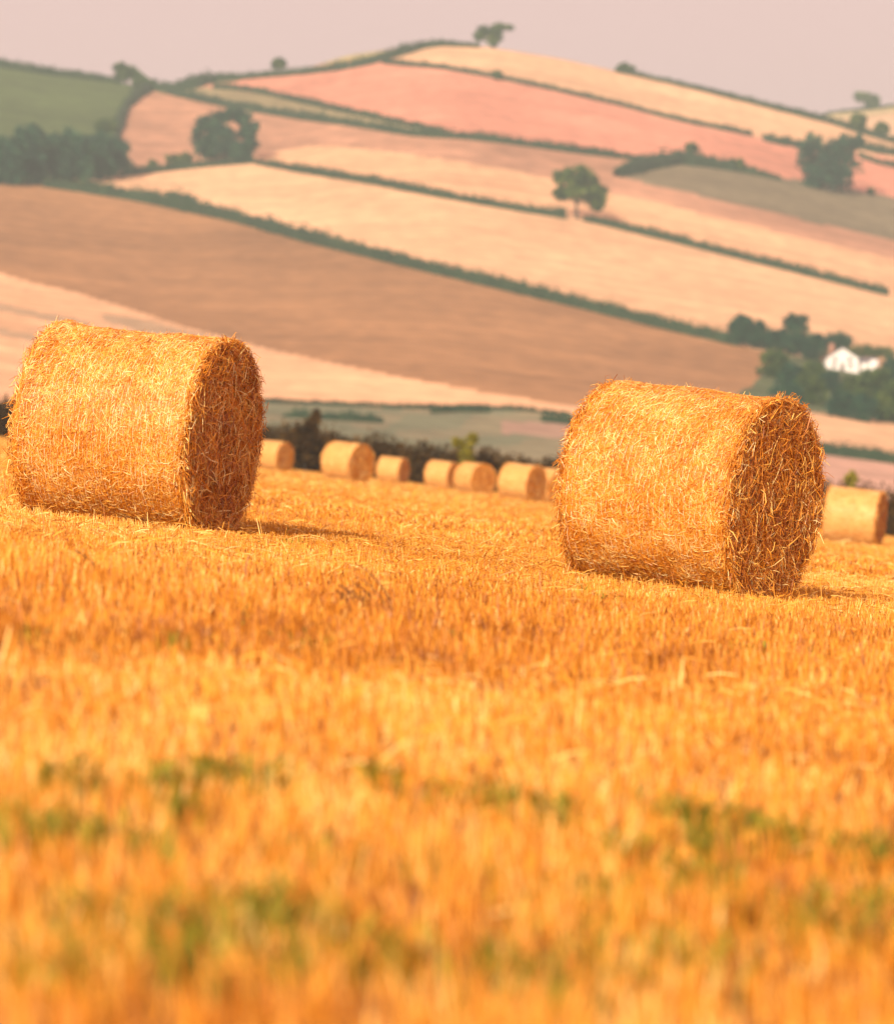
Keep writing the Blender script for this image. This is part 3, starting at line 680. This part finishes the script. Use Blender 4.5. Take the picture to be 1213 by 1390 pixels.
GF = 'distant round bales along the far hedge'; GN = 'large round straw bales in the foreground'
place_bale(bale_parts(11, 62000, 15000, lip=.028), 173, 26.4, -18, 'big round straw bale at the left, with fine net threads and a frayed right end', GN)
place_bale(bale_parts(12, 62000, 17000, rings=30), 921, 25.7, -31, 'big round straw bale at the right, nearest of all, its shaggy end turned towards us', GN)
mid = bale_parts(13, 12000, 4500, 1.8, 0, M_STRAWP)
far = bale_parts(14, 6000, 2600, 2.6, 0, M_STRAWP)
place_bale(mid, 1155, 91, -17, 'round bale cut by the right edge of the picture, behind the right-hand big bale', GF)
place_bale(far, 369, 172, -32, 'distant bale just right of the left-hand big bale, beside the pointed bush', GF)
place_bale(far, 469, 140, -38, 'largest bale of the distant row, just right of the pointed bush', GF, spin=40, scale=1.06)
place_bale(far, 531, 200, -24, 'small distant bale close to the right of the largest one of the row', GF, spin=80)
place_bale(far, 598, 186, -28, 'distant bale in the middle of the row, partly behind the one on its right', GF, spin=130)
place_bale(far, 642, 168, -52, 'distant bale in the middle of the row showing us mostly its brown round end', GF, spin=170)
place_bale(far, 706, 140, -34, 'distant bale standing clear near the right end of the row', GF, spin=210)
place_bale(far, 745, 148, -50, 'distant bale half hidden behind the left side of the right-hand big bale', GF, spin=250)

# ------------------------------------------------------------------ stubble
def y_row(x, d):                          # photograph row of a ground point carried to the middle column
    return CY + (-(np.interp(d, _dd, _zs))) / d * F
def in_bale(x, d):
    m = np.zeros(len(x), bool)
    for px, dd, yaw in ((173, 26.4, -18), (921, 25.7, -31), (1155, 91, -17)):
        cx = (px - CX) / F * dd; a = math.radians(yaw)
        u = (x - cx) * math.cos(a) + (d - dd) * math.sin(a); w = -(x - cx) * math.sin(a) + (d - dd) * math.cos(a)
        m |= (np.abs(u) < BL / 2 - .04) & (np.abs(w) < .36)
    return m
st = Geo()
def pale_band(x, d):                          # 1 in pale bands with more loose straw, 0 in deeper-toned bands
    q = d - x * 1.0 + (vnoise(x * .5, d * .35, 21) - .5) * 1.6
    return np.interp(q, [0, 8.4, 10.2, 13.0, 13.9, 19.5, 22.0, 29, 33, 40, 46, 60, 70, 90, 100, 240], [.0, .12, .75, .95, .0, .0, .75, .9, .35, .4, .8, .45, .8, .5, .8, .7])
def stalks(d0, d1, per_m2, wf, k, hf=1.0, tuft=5):
    mx = 1.3
    wid = lambda d: .2456 * d + 2 * mx
    area = (.1228 * (d1 ** 2 - d0 ** 2) + 2 * mx * (d1 - d0))
    nt_ = int(area * per_m2 / tuft)
    u = rng.random(nt_ * 2)
    d = d0 + (d1 - d0) * u; keep = rng.random(len(d)) < wid(d) / wid(d1); d = d[keep][:nt_]
    x = (rng.random(len(d)) - .5) * wid(d)
    # drill rows 13 cm apart, running slightly across the view
    a = math.radians(12); rr = x * -math.sin(a) + d * math.cos(a); ss = x * math.cos(a) + d * math.sin(a)
    sp = .13 if d1 < 40 else .26
    rr = np.round(rr / sp) * sp + rng.normal(size=len(d)) * .012
    x = ss * math.cos(a) - rr * math.sin(a); d = ss * math.sin(a) + rr * math.cos(a)
    x = np.repeat(x, tuft) + rng.normal(size=len(x) * tuft) * .022 * hf; d = np.repeat(d, tuft) + rng.normal(size=len(d) * tuft) * .016
    d = np.maximum(d, 5.2)
    m = ~in_bale(x, d); x = x[m]; d = d[m]; n = len(x)
    z = field_z(x, d); sw = pale_band(x, d)
    h = (.065 + .06 * rng.random(n) + .05 * (vnoise(x * 1.3, d * 1.3, 4) - .5)) * (1 - .25 * sw) + (rng.random(n) < .006) * rng.uniform(.03, .12, n)
    lean = rng.normal(size=(n, 2)) * .15
    p0 = np.stack([x, d, z - .01], -1)
    p2 = p0 + np.stack([lean[:, 0] * h, lean[:, 1] * h, h], -1)
    wd = unit(np.stack([np.ones(n), rng.normal(size=n) * .6, rng.normal(size=n) * .1], -1))
    big = vnoise(x * .5 + 40, d * .3, 31); fine = vnoise(x * 3, d * 2, 32)
    tn = np.clip(.36 + .20 * sw + .30 * (big - .5) + .30 * (fine - .5) + .20 * rng.normal(size=n) + (rng.random(n) < .03) * .3, 0, 1)
    w = rng.uniform(.004, .0075, n) * wf
    if k == 3:
        p1 = (p0 + p2) / 2 + np.stack([rng.normal(size=n) * .008, rng.normal(size=n) * .008, np.zeros(n)], -1)
        st.add(*ribbons(np.stack([p0, p1, p2], 1), w, wd, tn))
    else:
        st.add(*ribbons(np.stack([p0, p2], 1), w, wd, tn))
stalks(5.2, 13, 900, 1.0, 3)
stalks(13, 34, 760, .95, 3)
stalks(34, 70, 170, 2.0, 2)
stalks(70, 228, 34, 4.2, 2, hf=3, tuft=3)
# loose straw lying on and between the stalks
def litter(d0, d1, per_m2, wf, lmin, lmax):
    mx = 1.3; wid = lambda d: .2456 * d + 2 * mx
    n = int((.1228 * (d1 ** 2 - d0 ** 2) + 2 * mx * (d1 - d0)) * per_m2)
    d = d0 + (d1 - d0) * rng.random(n * 2); d = d[rng.random(len(d)) < wid(d) / wid(d1)][:n]; x = (rng.random(len(d)) - .5) * wid(d)
    keep = (rng.random(len(d)) < .12 + .88 * pale_band(x, d)) & ~in_bale(x, d); x = x[keep]; d = d[keep]; n = len(x)
    z = field_z(x, d); a = rng.uniform(0, 2 * np.pi, n); ln = rng.uniform(lmin, lmax, n)
    dv = np.stack([np.cos(a), np.sin(a), rng.normal(size=n) * .25], -1)
    c = np.stack([x, d, z + .03 + rng.random(n) * .09 * (.4 + .6 * vnoise(x * 1.7, d * 1.2, 41))], -1)
    p0 = c - dv * (ln / 2)[:, None]; p2 = c + dv * (ln / 2)[:, None]; p1 = c + np.stack([0 * x, 0 * x, ln * .06], -1)
    for p_ in (p0, p2): p_[:, 2] = np.maximum(p_[:, 2], z - .0)
    wd = unit(np.cross(dv, rng.normal(size=(n, 3)) * .5 + [0, 0, 1]))
    tn = np.clip(.70 + .17 * rng.normal(size=n) + .2 * (vnoise(x, d * .8, 42) - .5), 0, 1)
    st.add(*ribbons(np.stack([p0, p1, p2], 1), rng.uniform(.004, .008, n) * wf, wd, tn))
litter(5.2, 13, 90, 1.0, .03, .12)
litter(13, 34, 110, 1.0, .04, .16)
litter(34, 80, 70, 1.8, .05, .18)
litter(80, 228, 14, 4, .12, .35)
link('stubble', st.mesh('stubble', M_STUB), None, 'cut golden straw stubble with loose straw covering the field', 'stubble', None, 'stuff')

# green weeds in the stubble
wg = Geo()
def weed(px, py, spread_px, n, hh):
    n = int(n * 1.0) if py > 1000 else n
    ds = np.linspace(5.5, 60, 1200); xs = (px - CX) / F * ds
    rowy = CY - (field_z(xs, ds) - CZ) / ds * F
    d = float(np.interp(-py, -rowy, ds)); x = (px - CX) / F * d; s = spread_px / F * d
    s *= 1.35; xx = x + rng.normal(size=n) * s; dd = d + rng.normal(size=n) * s * 1.6; z = field_z(xx, dd)
    h = hh * .8 * rng.uniform(.4, 1.2, n); a = rng.uniform(0, 2 * np.pi, n); ln = rng.uniform(.2, .9, n) * h
    p0 = np.stack([xx, dd, z], -1); p1 = p0 + np.stack([np.cos(a) * ln * .35, np.sin(a) * ln * .35, h * .75], -1); p2 = p0 + np.stack([np.cos(a) * ln, np.sin(a) * ln, h], -1)
    wd = unit(np.stack([-np.sin(a), np.cos(a), rng.normal(size=n) * .3], -1))
    wg.add(*ribbons(np.stack([p0, p1, p2], 1), rng.uniform(.006, .014, n), wd, np.clip(.5 + .22 * rng.normal(size=n), 0, 1)))
for px, py, s, n, hh in ((95, 1085, 22, 70, .12), (232, 1100, 16, 60, .13), (292, 1085, 20, 130, .13), (245, 1130, 14, 60, .12), (30, 1150, 45, 140, .11), (80, 1155, 25, 70, .1), (190, 1180, 15, 50, .1),
        (380, 1085, 10, 40, .11), (515, 1085, 14, 50, .12), (610, 1100, 20, 40, .1), (680, 1120, 16, 80, .12), (755, 1130, 14, 50, .12), (905, 1135, 14, 50, .12), (945, 1145, 16, 120, .13), (955, 1180, 12, 70, .12),
        (1030, 1160, 22, 110, .12), (1065, 1155, 16, 60, .11), (1140, 1180, 24, 80, .11), (1190, 1170, 20, 40, .1), (860, 1185, 18, 60, .11), (820, 1240, 40, 80, .1), (945, 1225, 24, 90, .11), (620, 1210, 40, 60, .1), (780, 1235, 20, 50, .1), (160, 1290, 40, 140, .12), (345, 1280, 50, 190, .12), (300, 1330, 60, 140, .12),
        (500, 1330, 60, 100, .12), (1150, 1290, 40, 130, .11), (1195, 1250, 30, 90, .11), (1050, 1260, 30, 60, .1), (900, 1330, 60, 120, .11), (700, 1350, 60, 100, .11), (100, 1350, 60, 100, .11), (450, 1190, 30, 40, .1),
        (255, 885, 12, 22, .10), (240, 890, 14, 20, .1), (40, 880, 20, 14, .1), (430, 888, 14, 24, .1), (335, 855, 3, 9, .12), (1020, 895, 16, 26, .1), (820, 830, 3, 8, .13), (958, 830, 3, 6, .12), (1160, 850, 3, 8, .13), (795, 815, 2, 6, .14), (610, 880, 20, 14, .1), (1090, 900, 20, 16, .1), (380, 745, 20, 30, .12), (420, 735, 30, 40, .1), (60, 700, 30, 30, .1), (110, 702, 20, 20, .1)):
    weed(px, py, s, n, hh)
link('green_weeds', wg.mesh('green_weeds', M_WEED), None, 'low green weeds growing in patches among the foreground stubble', 'weeds', None, 'stuff')

# dry leaning weeds
def dry_weed(px, d, specs, label):
    p = field_at(px, d); g = Geo()
    for ox, lx, h, r_ in specs:
        h *= 1.25; r_ *= 1.7
        v, f = tube([(ox, 0, -.03), (ox + lx * .3, rng.normal() * .02, h * .5), (ox + lx * .7, rng.normal() * .03, h * .86), (ox + lx, rng.normal() * .03, h)], [r_, r_ * .9, r_ * .7, r_ * .4], 6); g.add(v, f, rng.random())
        for k in range(5):
            q = rng.uniform(.4, 1); c = np.array([ox + lx * q, 0, h * q]); e_ = c + rng.normal(size=3) * .025
            v, f = tube([c, (c + e_) / 2 + [0, 0, .008], e_], [r_ * .5, r_ * .5, r_ * .3], 4); g.add(v, f, rng.random())
    o = link('dry_weed', g.mesh('dry_weed', M_DRY), None, label, 'weed', 'dry weeds leaning in the stubble'); o.location = p
dry_weed(490, 16.5, [(.17, -.20, .20, .003), (.14, -.16, .15, .0025), (.10, -.14, .13, .003), (.04, -.12, .11, .003), (.0, -.10, .12, .0025), (-.03, -.08, .1, .003), (-.06, -.07, .08, .003), (.07, -.10, .09, .003)], 'clump of dark dry stems leaning left in the stubble between the two big bales')
dry_weed(140, 17.0, [(.0, -.13, .12, .003), (.02, -.08, .08, .0025)], 'single bent dark dry stem in the stubble below the left-hand big bale')

# ------------------------------------------------------------------ haze: the air between here and the hill
M_HAZE = bpy.data.materials.new('haze'); M_HAZE.use_nodes = True
t = M_HAZE.node_tree; t.nodes.remove(t.nodes['Principled BSDF'])
pv = t.nodes.new('ShaderNodeVolumePrincipled')
pv.inputs['Color'].default_value = (.66, .82, .81, 1)
pv.inputs['Density'].default_value = .00022
pv.inputs['Anisotropy'].default_value = 0
t.links.new(pv.outputs[0], t.nodes['Material Output'].inputs['Volume'])
g = Geo(); box(g, -1500, 1500, -80, 3200, -330, 330)
o = link('haze', g.mesh('haze', M_HAZE), None, 'thin pinkish evening haze over the valley and hill', 'haze', None, 'stuff')
